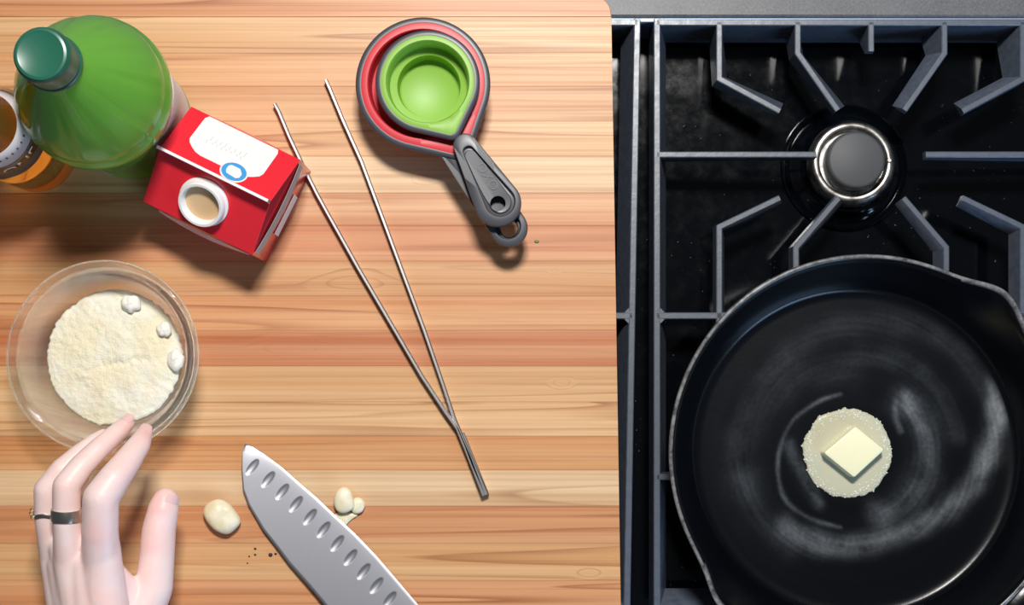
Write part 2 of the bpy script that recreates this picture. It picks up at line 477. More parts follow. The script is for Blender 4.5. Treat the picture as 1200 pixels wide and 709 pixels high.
# ------------------------------------------------------------------ wooden board
bl = P(-70, 400, 0).x
def right_edge(y_px): return 716.5 + (y_px-20)*0.0160
bd = thing('butcher_block_board', 'large striped wooden cutting board with a rounded corner, lying over counter and range', 'cutting board', (P(320, 370, 0).x, P(320, 370, 0).y, -3.0))
T = {'cream': (0.83, 0.58, 0.35), 'light': (0.75, 0.43, 0.20), 'tan': (0.70, 0.345, 0.14), 'pink': (0.68, 0.29, 0.12), 'red': (0.62, 0.205, 0.070), 'orange': (0.67, 0.265, 0.088)}
strips = [(-6, 20, 'pink'), (20, 62, 'light'), (62, 101, 'tan'), (101, 142, 'tan'), (142, 183, 'light'), (183, 226, 'cream'),
          (226, 264, 'pink'), (264, 306, 'red'), (306, 347, 'tan'), (347, 387, 'orange'), (387, 429, 'red'), (429, 471, 'light'),
          (471, 511, 'light'), (511, 551, 'tan'), (551, 593, 'cream'), (593, 637, 'pink'), (637, 680, 'light'), (680, 722, 'pink'), (722, 764, 'tan')]
for i, (y0, y1, t) in enumerate(strips):
    a, b_ = P(right_edge(y0), y0), P(right_edge(y1), y1)
    g = 0.006
    if i == 0:
        r = 1.45; out = [(bl, b_.y+g), (b_.x, b_.y+g)]
        for k in range(9):
            q = k/8*PI/2; out.append((a.x-r+r*math.cos(q), a.y-r+r*math.sin(q)))
        out.append((bl, a.y))
    else:
        out = [(bl, b_.y+g), (b_.x, b_.y+g), (a.x, a.y-g), (bl, a.y-g)]
    o = MB().prism(out, -3.0, 0.0, 0.05 if i in (0, 18) else 0.012).build('strip', M['wood'], bd, False)
    k = 1 + random.uniform(-0.05, 0.05)
    o.color = (T[t][0]*k, T[t][1]*k, T[t][2]*k, 1)

# ------------------------------------------------------------------ skillet
PZF, PZR = -2.55, 2.3
pc = P(1001, 529, PZF); PCX, PCY = pc.x, pc.y
sk = thing('cast_iron_skillet', 'round black cast iron skillet with melting butter, standing on the grate', 'pan', (PCX, PCY, GZ))
A1, A2 = math.radians(49), math.radians(226)
def adiff(a, b): return (a-b+PI) % (2*PI) - PI
def spout(r, z, a):
    t = max(0.0, (z-PZF)/(PZR-PZF))
    if r < 12.0: return r
    s = 0
    for q in (A1, A2): s += math.exp(-(adiff(a, q)/0.16)**2)
    return r + s*1.05*t*t
prof = [(0.02, PZF)] + [(11.35*(k/90), PZF) for k in range(1, 91)]
prof += [(11.75, PZF+0.06), (12.02, PZF+0.22), (12.2, PZF+0.55), (12.45, PZF+1.2), (12.85, PZF+2.2), (13.25, PZF+3.2), (13.6, PZF+4.1), (13.80, PZR-0.16), (13.92, PZR-0.05), (14.02, PZR),
         (14.12, PZR), (14.2, PZR-0.05), (14.24, PZR-0.2), (14.15, PZR-0.9), (13.9, PZR-1.0), (13.3, GZ+2.4), (12.6, GZ+0.6), (12.3, GZ+0.1), (12.0, GZ), (0.02, GZ)]
NP = 360
mb = MB(); mb.lathe(prof, (PCX, PCY), NP, spout)
body = mb.build('pan_body', M['iron'], sk, True, None, 60)
# grease smears (wiped-on fat): polylines in photo pixels: points, half width px, strength
smears = [
 ([(1168, 450), (1171, 485), (1164, 522), (1146, 560), (1115, 593), (1080, 614), (1040, 629), (1000, 639), (960, 637), (922, 618)], 15, 0.46),
 ([(1166, 455), (1168, 485), (1160, 520), (1150, 545)], 13, 0.40),
 ([(1150, 455), (1125, 415), (1085, 390), (1040, 378), (990, 380), (940, 400), (895, 440)], 18, 0.07),
 ([(1058, 468), (1076, 488), (1088, 518), (1086, 552), (1066, 585), (1035, 603)], 19, 0.30),
 ([(1062, 462), (1066, 478), (1078, 500)], 8, 0.30),
 ([(1050, 470), (1049, 485), (1056, 505)], 4, 0.30),
 ([(985, 462), (960, 470), (930, 492), (914, 525), (912, 560), (922, 588), (950, 608), (985, 618)], 3, 0.30),
 ([(990, 432), (935, 437), (890, 470), (868, 520), (872, 570)], 26, 0.065),
 ([(872, 560), (890, 610), (925, 640)], 20, 0.075),
 ([(1010, 415), (1060, 425), (1100, 460), (1120, 510)], 15, 0.08),
 ([(925, 520), (935, 545), (960, 590)], 8, 0.20),
]
def seg_d(p, a, b):
    ab = b-a; t = max(0, min(1, (p-a).dot(ab)/max(1e-9, ab.dot(ab)))); return (p-(a+ab*t)).length
sm = []
def curve_through(pts, k=5):
    v = [Vector(p) for p in pts]; out = []
    for i in range(len(v)-1):
        p0, p1, p2, p3 = v[max(i-1, 0)], v[i], v[i+1], v[min(i+2, len(v)-1)]
        for j in range(k):
            u = j/k; q = 0.5*((2*p1)+(-p0+p2)*u+(2*p0-5*p1+4*p2-p3)*u*u+(-p0+3*p1-3*p2+p3)*u**3); out.append((q.x, q.y))
    return out + [tuple(pts[-1])]
for pts, hw, st in smears:
    sm.append(([Vector((P(x, y, PZF).x, P(x, y, PZF).y)) for x, y in curve_through(pts, 4)], hw*cmpp(PZF), st))
me = body.data
ga = me.attributes.new('grease', 'FLOAT', 'POINT'); wa = me.attributes.new('wear', 'FLOAT', 'POINT')
gv = [0.0]*len(me.vertices); wv = [0.0]*len(me.vertices)
for i, v in enumerate(me.vertices):
    x, y, z = v.co.x*100, v.co.y*100, v.co.z*100 + GZ
    r = math.hypot(x, y)
    if z < PZF+0.02 and z > PZF-0.02 and r < 11.6:
        p = Vector((x+PCX, y+PCY)); g = 0.0
        wob = noise.noise(Vector((x*0.5, y*0.5, 0)))*0.5
        for pts, hw, st in sm:
            d = min(seg_d(p, pts[k], pts[k+1]) for k in range(len(pts)-1)) + wob*hw*0.8
            a = math.atan2(y, x)
            streak = 0.80 + 0.45*noise.noise(Vector((r*4.2, a*1.0, 3.0))) + 0.45*noise.noise(Vector((x*0.7, y*0.7, 9.0))) + 0.25*noise.noise(Vector((x*4, y*4, 2.0)))
            g += st*math.exp(-(max(0, d)/(hw*0.75))**2)*max(0.05, streak)
        g += 0.004 + 0.008*noise.noise(Vector((r*1.2, 0.3*math.atan2(y, x), 5)))
        gv[i] = min(1.0, g)
    if z > PZR-0.02 and r > 13.9: wv[i] = 1.0
    elif z > PZR-0.07 and r > 14.1: wv[i] = 0.7
ga.data.foreach_set('value', gv); wa.data.foreach_set('value', wv)
# handle, running out of the frame to the lower right
ha = math.radians(-44); hd = Vector((math.cos(ha), math.sin(ha))); hn = Vector((-hd.y, hd.x))
rs = []
for d, w_, th, zc in [(13.7, 2.6, 1.3, 1.35), (15.2, 1.9, 1.2, 1.45), (17, 1.5, 1.1, 1.7), (21, 1.6, 1.1, 2.2), (25, 1.75, 1.0, 2.6), (26.6, 1.4, 0.9, 2.65), (27.2, 0.7, 0.7, 2.65)]:
    ring = []
    for k in range(14):
        q = 2*PI*k/14; u = w_*math.cos(q); zz = th*0.5*math.sin(q)
        p = Vector((PCX, PCY)) + hd*d + hn*u
        ring.append((p.x, p.y, zc+zz))
    rs.append(ring)
MB().rings(rs).build('handle', M['iron'], sk)

# ------------------------------------------------------------------ butter
BZ = PZF
bu = thing('butter_pat', 'pale yellow square butter pat melting in the middle of the skillet', 'butter', P(995, 533, BZ))
# puddle
cp = P(993, 531, BZ+0.05)
N = 140; rs = []
def pud_r(a):
    return 3.30 + 0.16*noise.noise(Vector((math.cos(a)*2, math.sin(a)*2, 1))) + 0.11*noise.noise(Vector((math.cos(a)*9, math.sin(a)*9, 4)))
for sc, z in [(1.0, BZ+0.005), (0.985, BZ+0.08), (0.93, BZ+0.13), (0.8, BZ+0.14), (0.4, BZ+0.15), (0.02, BZ+0.15)]:
    rs.append([(cp.x+pud_r(2*PI*i/N)*sc*math.cos(2*PI*i/N), cp.y+pud_r(2*PI*i/N)*sc*math.sin(2*PI*i/N), z) for i in range(N)])
mb = MB(); mb.rings(rs); melt = mb.build('melted_butter', M['melt'], bu)
mb = MB()
for k in range(420):
    a = random.uniform(0, 2*PI); q = 1-abs(random.gauss(0, 0.10))
    if q < 0.55: continue
    rr = pud_r(a)*q; s = random.uniform(0.03, 0.10)*(0.7 if q > 0.95 else 1)
    mb.sphere((cp.x+rr*math.cos(a), cp.y+rr*math.sin(a), BZ+0.12*min(1, (1-q)*12+0.3)), s, 7, 4, (1, 1, 0.6))
fr = mb.build('froth', M['froth'], melt); fr['kind'] = 'stuff'
# the pat: top face corners from the photo
bt = BZ+1.35
top = [P(1003, 499, bt), P(1037, 527, bt), P(1001, 560, bt), P(965, 531, bt)]
cen = sum(top, Vector())/4
def sq(s, z): return [(cen.x+(p.x-cen.x)*s, cen.y+(p.y-cen.y)*s, z) for p in top]
def rounded(pts, r):
    out = []
    n = len(pts)
    for i in range(n):
        p = Vector(pts[i]); a = Vector(pts[i-1]); b_ = Vector(pts[(i+1) % n])
        u = (a-p).normalized(); w_ = (b_-p).normalized()
        for t in (0, 0.25, 0.5, 0.75, 1):
            q0 = p+u*r; q1 = p+w_*r
            out.append((q0*(1-t)**2 + p*2*t*(1-t) + q1*t*t))
    return out
rs = [rounded(sq(1.06, BZ+0.10), 0.4), rounded(sq(1.03, BZ+0.3), 0.22), rounded(sq(1.0, bt-0.14), 0.16), rounded(sq(0.97, bt-0.03), 0.16), rounded(sq(0.9, bt), 0.16)]
MB().rings(rs).build('butter_block', M['butter'], bu, True, None, 35)

# ------------------------------------------------------------------ glass bowl with cheese
rc = P(119, 417, 5.5); BX, BY = rc.x, rc.y
bowl = MB()
bowl.lathe([(0.02, 0.12), (3.2, 0.12), (3.4, 0.0), (3.75, 0.0), (3.95, 0.12), (4.5, 0.7), (5.45, 2.2), (6.0, 3.9), (6.18, 4.6), (6.32, 4.75), (6.52, 4.86), (6.64, 5.05), (6.66, 5.25), (6.56, 5.42), (6.38, 5.5), (6.2, 5.46), (6.08, 5.36), (5.98, 5.36), (5.86, 5.28), (5.78, 5.1), (5.76, 4.7), (5.55, 3.9), (5.08, 2.2), (4.15, 0.75), (3.6, 0.45), (3.2, 0.38), (0.02, 0.38)], (BX, BY), 128)
bw = bowl.build('glass_bowl', M['bowl_glass'], None, True, (BX, BY, 0))
tag(bw, 'round clear glass prep bowl holding grated cheese, at the left of the board', 'bowl')
# cheese heap
def heap_r(a):
    d = Vector((math.cos(a), math.sin(a), 0))
    return 4.82 + 0.10*noise.noise(d*2.0) + 0.12*noise.noise(d*7) + 0.10*noise.noise(d*19+Vector((3, 1, 0)))
NA, NR = 300, 90; rs = []
rs.append([(BX+3.55*math.cos(2*PI*i/NA), BY+3.55*math.sin(2*PI*i/NA), 0.5) for i in range(NA)])
for k in range(NR+1):
    f = 1-k/NR*0.999; ring = []
    for i in range(NA):
        a = 2*PI*i/NA; r = heap_r(a)*f; x, y = r*math.cos(a), r*math.sin(a)
        z = 2.15 + 0.55*(1-f**3.0) - 0.12*(f > 0.985)
        z += 0.13*noise.noise(Vector((x*0.8, y*0.8, 0)))
        if f < 0.99:
            e = min(1, (1-f)*12)
            z += e*(0.055*noise.noise(Vector((x*2.6, y*2.6, 2))) + 0.05*abs(noise.noise(Vector((x*6.5, y*6.5, 5)))) + 0.035*noise.noise(Vector((x*15, y*15, 8))))
            crack = abs(y - 0.15*x + 0.55 + 0.5*noise.noise(Vector((x*0.9, 3, 1))) + 0.2*noise.noise(Vector((x*3, 3, 1))))
            z -= e*0.16*math.exp(-(crack/0.22)**2)*max(0, 1-abs(x-0.3)/3.6)
        ring.append((BX+x, BY+y, z))
    rs.append(ring)
ch = MB().rings(rs).build('grated_cheese', M['cheese'], None, True, (BX, BY, 0.5))
mb = MB()
tag(ch, 'pale yellow heap of finely grated cheese filling the glass bowl', 'cheese', None, 'stuff')
def lump(name, px, py, z, r, sq_, label, seed, mat='white_cheese', cat='cheese', group='white cheese lumps in the bowl', amp=0.25):
    c = P(px, py, z); vs = MB().sphere((0, 0, 0), r, 22, 14, sq_)
    for v in vs.v:
        n = v.normalized()
        v += n*r*amp*noise.noise(n*1.7+Vector((seed, 0, 0))) + n*r*amp*0.25*noise.noise(n*5+Vector((seed, 2, 0)))
    for v in vs.v: v += c
    o = vs.build(name, M[mat], None, True, c)
    return tag(o, label, cat, group)
lump('cheese_lump', 153, 356, 2.75, 0.72, (1, 0.85, 0.6), 'round white cheese lump at the top edge of the cheese heap', 1.0)
lump('cheese_lump', 206, 422, 2.6, 0.70, (0.8, 1.15, 0.55), 'long white cheese lump against the right wall of the bowl', 4.0)
lump('cheese_lump', 192, 386, 2.7, 0.55, (0.9, 1.0, 0.55), 'smaller white cheese lump between the two bigger ones in the bowl', 7.0)
# ------------------------------------------------------------------ green bottle
cz = 23.0
gc = P(47, 63, cz); GX, GY = gc.x, gc.y
gb = thing('green_bottle', 'tall green plastic juice bottle with dark green cap, behind the red carton', 'bottle', (GX, GY, 0))
def flute(r, z, a):
    if 11.8 < z < 19.5:
        t = math.sin((z-11.8)/7.7*PI)
        return r*(1 - 0.022*t*(0.5+0.5*math.cos(a*11))**6)
    return r
prof = [(0.02, 0.35), (2.6, 0.3), (3.5, 0.0), (3.9, 0.12), (4.15, 0.7), (4.2, 1.2), (4.2, 1.4), (4.15, 1.6), (4.15, 8.6), (4.5, 9.4), (4.9, 10.3), (5.06, 11.2), (5.02, 12.1), (4.84, 12.4), (4.86, 12.65), (4.76, 13.2), (4.42, 14.2), (3.9, 15.5), (3.32, 16.7), (2.76, 17.8), (2.25, 18.8), (1.85, 19.7), (1.55, 20.3), (1.48, 20.6), (1.48, 22.0), (0.02, 22.0)]
mb = MB(); mb.lathe(prof, (GX, GY), 132, flute)
mb.build('bottle_body', M['green_plastic'], gb)
def capfn(r, z, a):
    if r > 1.62 and 20.9 < z < 22.6: return r + 0.025*(math.cos(a*60) > 0)
    return r
mb = MB(); mb.lathe([(1.56, 20.75), (1.68, 20.8), (1.68, 21.5), (1.68, 22.45), (1.64, 22.75), (1.52, 22.95), (1.37, 22.99), (1.29, 22.95), (0.02, 22.95)], (GX, GY), 120, capfn)
mb.build('cap', M['green_cap'], gb, True, None, 40)
mb = MB(); mb.lathe([(1.48, 20.2), (1.74, 20.25), (1.76, 20.6), (1.68, 20.68), (1.48, 20.68)], (GX, GY), 80)
mb.build('tamper_band', M['green_cap'], gb, True, None, 40)
def arc_band(rs_z, c, a0, a1, n=60, thick=0.03):
    """curved sheet following a profile [(r, z)] from angle a0 to a1 (degrees)"""
    v = []; f = []; m_ = len(rs_z)
    for side in (0, 1):
        for i in range(n+1):
            a = math.radians(a0+(a1-a0)*i/n)
            for r, z in rs_z:
                rr = r + side*thick; v.append((c[0]+rr*math.cos(a), c[1]+rr*math.sin(a), z))
    b = (n+1)*m_
    for i in range(n):
        for j in range(m_-1):
            q = [i*m_+j, (i+1)*m_+j, (i+1)*m_+j+1, i*m_+j+1]
            f.append(q); f.append([k+b for k in q[::-1]])
    for i in range(n):
        for j in (0, m_-1):
            q = [i*m_+j, (i+1)*m_+j]; f.append([q[0], q[1], q[1]+b, q[0]+b])
    for j in range(m_-1):
        for i in (0, n):
            q = [i*m_+j, i*m_+j+1]; f.append([q[0], q[1], q[1]+b, q[0]+b])
    return MB().add(v, f)
arc_band([(4.17, 1.7), (4.17, 8.6), (4.52, 9.4), (4.88, 10.2)], (GX, GY), -42, 130).build('label', M['white_label'], gb, True, None, 40)

# ------------------------------------------------------------------ amber bottle at the left edge
q = P(2, 157, 8.0); AX, AY = q.x, q.y
ab = thing('amber_bottle', 'amber bottle with brown label, cut by the left edge beside the green bottle', 'bottle', (AX, AY, 0))
mb = MB(); mb.lathe([(0.02, 0.3), (2.2, 0.3), (2.7, 0.0), (2.95, 0.25), (3.0, 0.8), (3.0, 8.6), (2.92, 9.2), (2.7, 9.9), (2.4, 10.8), (2.15, 11.6), (1.8, 12.8), (1.5, 14.0), (1.35, 15.0), (1.3, 19.0), (1.45, 19.1), (1.45, 19.8), (0.02, 19.8)], (AX, AY), 72)
mb.build('bottle_glass', M['amber'], ab)
arc_band([(3.02, 8.0), (2.98, 8.75), (2.83, 9.35), (2.66, 9.95)], (AX, AY), -150, 100, 70).build('brown_label', M['brown_label'], ab)
arc_band([(2.66, 10.0), (2.40, 10.75), (2.16, 11.5)], (AX, AY), -150, 100, 70).build('grey_label', M['grey_label'], ab)
def text_mesh(body, size, extr=0.0):
    cu = bpy.data.curves.new('lettering', 'FONT'); cu.body = body; cu.size = size; cu.extrude = extr
    cu.align_x = 'CENTER'; cu.align_y = 'CENTER'; cu.resolution_u = 3
    o = bpy.data.objects.new('lettering', cu); COL.objects.link(o)
    bpy.context.view_layer.update()
    me = bpy.data.meshes.new_from_object(o.evaluated_get(bpy.context.evaluated_depsgraph_get()))
    v = [Vector(p.co) for p in me.vertices]; f = [list(p.vertices) for p in me.polygons]
    bpy.data.objects.remove(o); bpy.data.curves.remove(cu); bpy.data.meshes.remove(me)
    return v, f
# lettering wraps round the shoulder: x -> angle, y -> along the profile
def wrap(v, c, ang0, r0, z0, dr, dz, off=0.07):
    out = []
    L = math.hypot(dr, dz)
    for p in v:
        t = p.y/L; r = r0 + dr*t + off*1.0; z = z0 + dz*t
        a = math.radians(ang0) + p.x/r0
        out.append((c[0]+r*math.cos(a), c[1]+r*math.sin(a), z+0.03))
    return out
v, f = text_mesh('ONE \u2022', 1.35)
MB().add(wrap(v, (AX, AY), -42, 2.84, 9.1, -0.36, 1.9), f).build('lettering', M['cream_ink'], [o for o in ab.children if o.name.startswith('brown')][0], False)
mb = MB()
for k in range(9):
    v, f = MB().box((-0.06, -0.09, 0), (0.06, 0.09, 0.004)).v, MB().box((-0.06, -0.09, 0), (0.06, 0.09, 0.004)).f
    mb.add(wrap([Vector(p) for p in v], (AX, AY), -80+k*11, 2.42, 10.72, -0.50, 1.5, 0.06), f)
mb.build('small_print', M['dark_ink'], [o for o in ab.children if o.name.startswith('grey')][0], False)

# ------------------------------------------------------------------ red carton
SZ = 5.6
A, B, C_, D = P(221, 122, SZ), P(349, 187, SZ), P(299, 299, SZ), P(171, 239, SZ)   # shoulder corners
cc = (A+B+C_+D)/4
ux = ((B-A)+(C_-D)).normalized(); uy = Vector((-ux.y, ux.x, 0))                      # along the ridge / across it
Lx = ((B-A).dot(ux)+(C_-D).dot(ux))/4; Ly = ((A-D).dot(uy)+(B-C_).dot(uy))/4
def K(u, v, z): return cc + ux*u + uy*v + Vector((0, 0, z-cc.z))
ca = thing('cream_carton', 'red gable top cream carton with open white spout, beside the green bottle', 'carton', (cc.x, cc.y, 0))
mb = MB(); rs = []
for z, bl_ in [(0.0, -0.06), (0.1, 0.0), (1.5, 0.12), (3.0, 0.22), (4.2, 0.2), (5.1, 0.08), (SZ, 0.0)]:
    ring = []
    for sx, sy in ((-1, -1), (1, -1), (1, 1), (-1, 1)):
        for t in range(6):
            f_ = -1+2*t/6
            if (sx, sy) == (-1, -1): u, v_ = f_, -1
            elif (sx, sy) == (1, -1): u, v_ = 1, f_
            elif (sx, sy) == (1, 1): u, v_ = -f_, 1
            else: u, v_ = -1, -f_
            du = bl_*(1-v_*v_)*(1 if abs(u) == 1 else 0)*u; dv = bl_*(1-u*u)*(1 if abs(v_) == 1 else 0)*v_*(2.2 if v_ == -1 else 1)
            ring.append(K(u*Lx+du, v_*Ly+dv, z))
    rs.append(ring)
mb.rings(rs); mb.build('carton_body', M['red_card'], ca, True, None, 35)
RZ = SZ+2.5            # underside of the ridge fin
fr_u = Lx*0.985
# roof panels (thin card), gable ends folded inwards
def slab(pts, th, name, mat, parent):
    p = [Vector(q) for q in pts]; n = (p[1]-p[0]).cross(p[2]-p[0]).normalized()
    m_ = len(p); v = p + [q-n*th for q in p]
    f = [list(range(m_)), list(range(m_, 2*m_))[::-1]] + [[i, (i+1) % m_, (i+1) % m_+m_, i+m_] for i in range(m_)]
    return MB().add(v, f).build(name, mat, parent, False)
front = slab([K(-Lx, -Ly, SZ), K(Lx, -Ly, SZ), K(fr_u, -0.06, RZ), K(-fr_u, -0.06, RZ)], 0.05, 'roof_panel', M['red_card'], ca)
back = slab([K(Lx, Ly, SZ), K(-Lx, Ly, SZ), K(-fr_u, 0.06, RZ), K(fr_u, 0.06, RZ)], 0.05, 'roof_panel', M['red_card'], ca)
for s in (-1, 1):
    tip = K(s*(Lx-1.9), 0, RZ-0.15)
    t_ = [K(s*Lx, -Ly, SZ), K(s*Lx, Ly, SZ), tip]
    slab(t_ if s > 0 else t_[::-1], 0.04, 'gable_fold', M['red_card'], ca)
mb = MB()
fin = [K(-fr_u, -0.10, RZ-0.05), K(fr_u, -0.10, RZ-0.05), K(fr_u, 0.10, RZ-0.05), K(-fr_u, 0.10, RZ-0.05)]
mb.prism([(p.x, p.y) for p in fin], RZ-0.05, RZ+0.9, 0.02)
mb.build('ridge_fin', M['white_card'], ca, False)
mb = MB()
fin2 = [K(-fr_u, -0.13, 0), K(fr_u, -0.13, 0), K(fr_u, 0.13, 0), K(-fr_u, 0.13, 0)]
mb.prism([(p.x, p.y) for p in fin2], RZ-0.03, RZ+0.72, 0.01)
mb.build('ridge_base', M['red_card'], ca, False)
# panel coordinates on the back roof panel: u along the ridge, s 0..1 from shoulder to ridge
def back_pt(u, s, off=0.03):
    p = K(u, Ly, SZ).lerp(K(u, 0.06, RZ), s); n = (uy*(RZ-SZ) + Vector((0, 0, 1))*Ly).normalized()
    return p + n*off
def front_pt(u, s, off=0.03):
    p = K(u, -Ly, SZ).lerp(K(u, -0.06, RZ), s); n = (-uy*(RZ-SZ) + Vector((0, 0, 1))*Ly).normalized()
    return p + n*off
def patch(outline, fn, off, name, mat, parent):
    top = [fn(u, s, off) for u, s in outline]; bot = [fn(u, s, off-0.02) for u, s in outline]; n = len(top)
    return MB().add(top+bot, [list(range(n)), list(range(n, 2*n))[::-1]] + [[i, (i+1) % n, (i+1) % n+n, i+n] for i in range(n)]).build(name, mat, parent, False)
def ell(cu, cs, ru, rs_, n=40, a0=0, tilt=0.0):
    return [(cu+ru*math.cos(2*PI*i/n), cs+rs_*math.sin(2*PI*i/n)+tilt*ru*math.cos(2*PI*i/n)) for i in range(n)]
# white cloud-shaped field with faint script and a blue oval
wf = patch([(max(-2.95, min(2.7, u)), min(0.80, max(0.02, s))) for u, s in ell(-0.1, 0.34, 3.3, 0.54)], back_pt, 0.03, 'white_field', M['white_card'], back)
mb = MB()
x0 = -1.9
for k, (wd, hh) in enumerate([(0.3, 0.16), (0.2, 0.10), (0.24, 0.1), (0.2, 0.14), (0.26, 0.10), (0.3, 0.1), (0.2, 0.1), (0.24, 0.15)]):
    for j in (0, 1):
        u = x0+j*wd*0.55
        pts = [back_pt(u, 0.46-0.0*k, 0.045), back_pt(u+0.07, 0.46, 0.045), back_pt(u+0.10, 0.46+(-1 if j else 1)*hh*0.5-0.03*j, 0.045), back_pt(u+0.03, 0.46+(-1 if j else 1)*hh*0.5-0.03*j, 0.045)]
        mb.add(pts, [[0, 1, 2, 3]])
    x0 += wd+0.13
mb.build('faint_script', M['faint_ink'], back, False)
patch(ell(0.95, 0.80, 0.98, 0.205), back_pt, 0.045, 'oval_border', M['white_card'], back)
patch(ell(0.95, 0.80, 0.88, 0.175), back_pt, 0.055, 'blue_oval', M['blue_ink'], back)
patch([(0.4, 0.74), (0.55, 0.70), (1.2, 0.70), (1.5, 0.78), (1.5, 0.86), (1.3, 0.90), (0.55, 0.88), (0.4, 0.82)], back_pt, 0.065, 'oval_centre', M['white_card'], back)
# side panel strips (right end) and the pale front edge
def side_pt(v_, z, off=0.03): return K(Lx+off+0.21*(1-(v_/Ly)**2)*(1 if 3 < z < 6 else 0.6), v_, z)
def sidepatch(o2, off, name, mat):
    top = [side_pt(v_, z, off) for v_, z in o2]; bot = [side_pt(v_, z, off-0.02) for v_, z in o2]; n = len(top)
    return MB().add(top+bot, [list(range(n)), list(range(n, 2*n))[::-1]] + [[i, (i+1) % n, (i+1) % n+n, i+n] for i in range(n)]).build(name, mat, ca, False)
sidepatch([(-Ly*0.93, SZ-0.05), (-Ly*0.93, SZ-1.5)] + [(Ly*t/6*0.9, SZ-1.5) for t in range(-5, 6)] + [(Ly*0.92, SZ-1.5), (Ly*0.92, SZ-0.05)] + [(-Ly*t/6*0.9, SZ-0.05) for t in range(-5, 6)], 0.06, 'grey_side_strip', M['grey_card'])
sidepatch([(-Ly*0.45, 3.2), (-Ly*0.45, 1.2), (Ly*0.4, 1.2), (Ly*0.4, 3.2)], 0.10, 'side_label', M['white_card'])
mb = MB(); n = 12; v = []; f = []
for i in range(n+1):
    t = -0.72+1.66*i/n
    w_ = 0.10*math.sin(PI*i/n)+0.02
    for dz in (0.0, -0.45):
        v.append(K(t*Lx, -Ly-0.03-w_-(-dz)*0.55*(1-t*t), SZ-0.1+dz))
for i in range(n): f.append([2*i, 2*i+2, 2*i+3, 2*i+1])
mb.add(v, f); mb.build('front_edge_strip', M['pink_card'], ca)
# spout on the front roof panel
un = (-uy*(RZ-SZ) + Vector((0, 0, 1))*Ly).normalized()
sc_ = front_pt(-0.15, 0.50, 0.0)
e1 = ux; e2 = un.cross(ux)
def disc_ring(r, h, n=64): return [sc_ + un*h + e1*r*math.cos(2*PI*i/n) + e2*r*math.sin(2*PI*i/n) for i in range(n)]
sp_ = MB().rings([disc_ring(1.80, 0.0), disc_ring(1.80, 0.10), disc_ring(1.66, 0.16), disc_ring(1.64, 0.62), disc_ring(1.58, 0.7), disc_ring(1.42, 0.7), disc_ring(1.35, 0.62), disc_ring(1.32, 0.1), disc_ring(0.01, 0.1)]).build('spout', M['white_plastic'], ca, True, None, 45)
MB().rings([disc_ring(1.31, 0.105), disc_ring(1.31, 0.13), disc_ring(0.01, 0.13)]).build('spout_opening', M['cream_liquid'], sp_, True, None, 45)

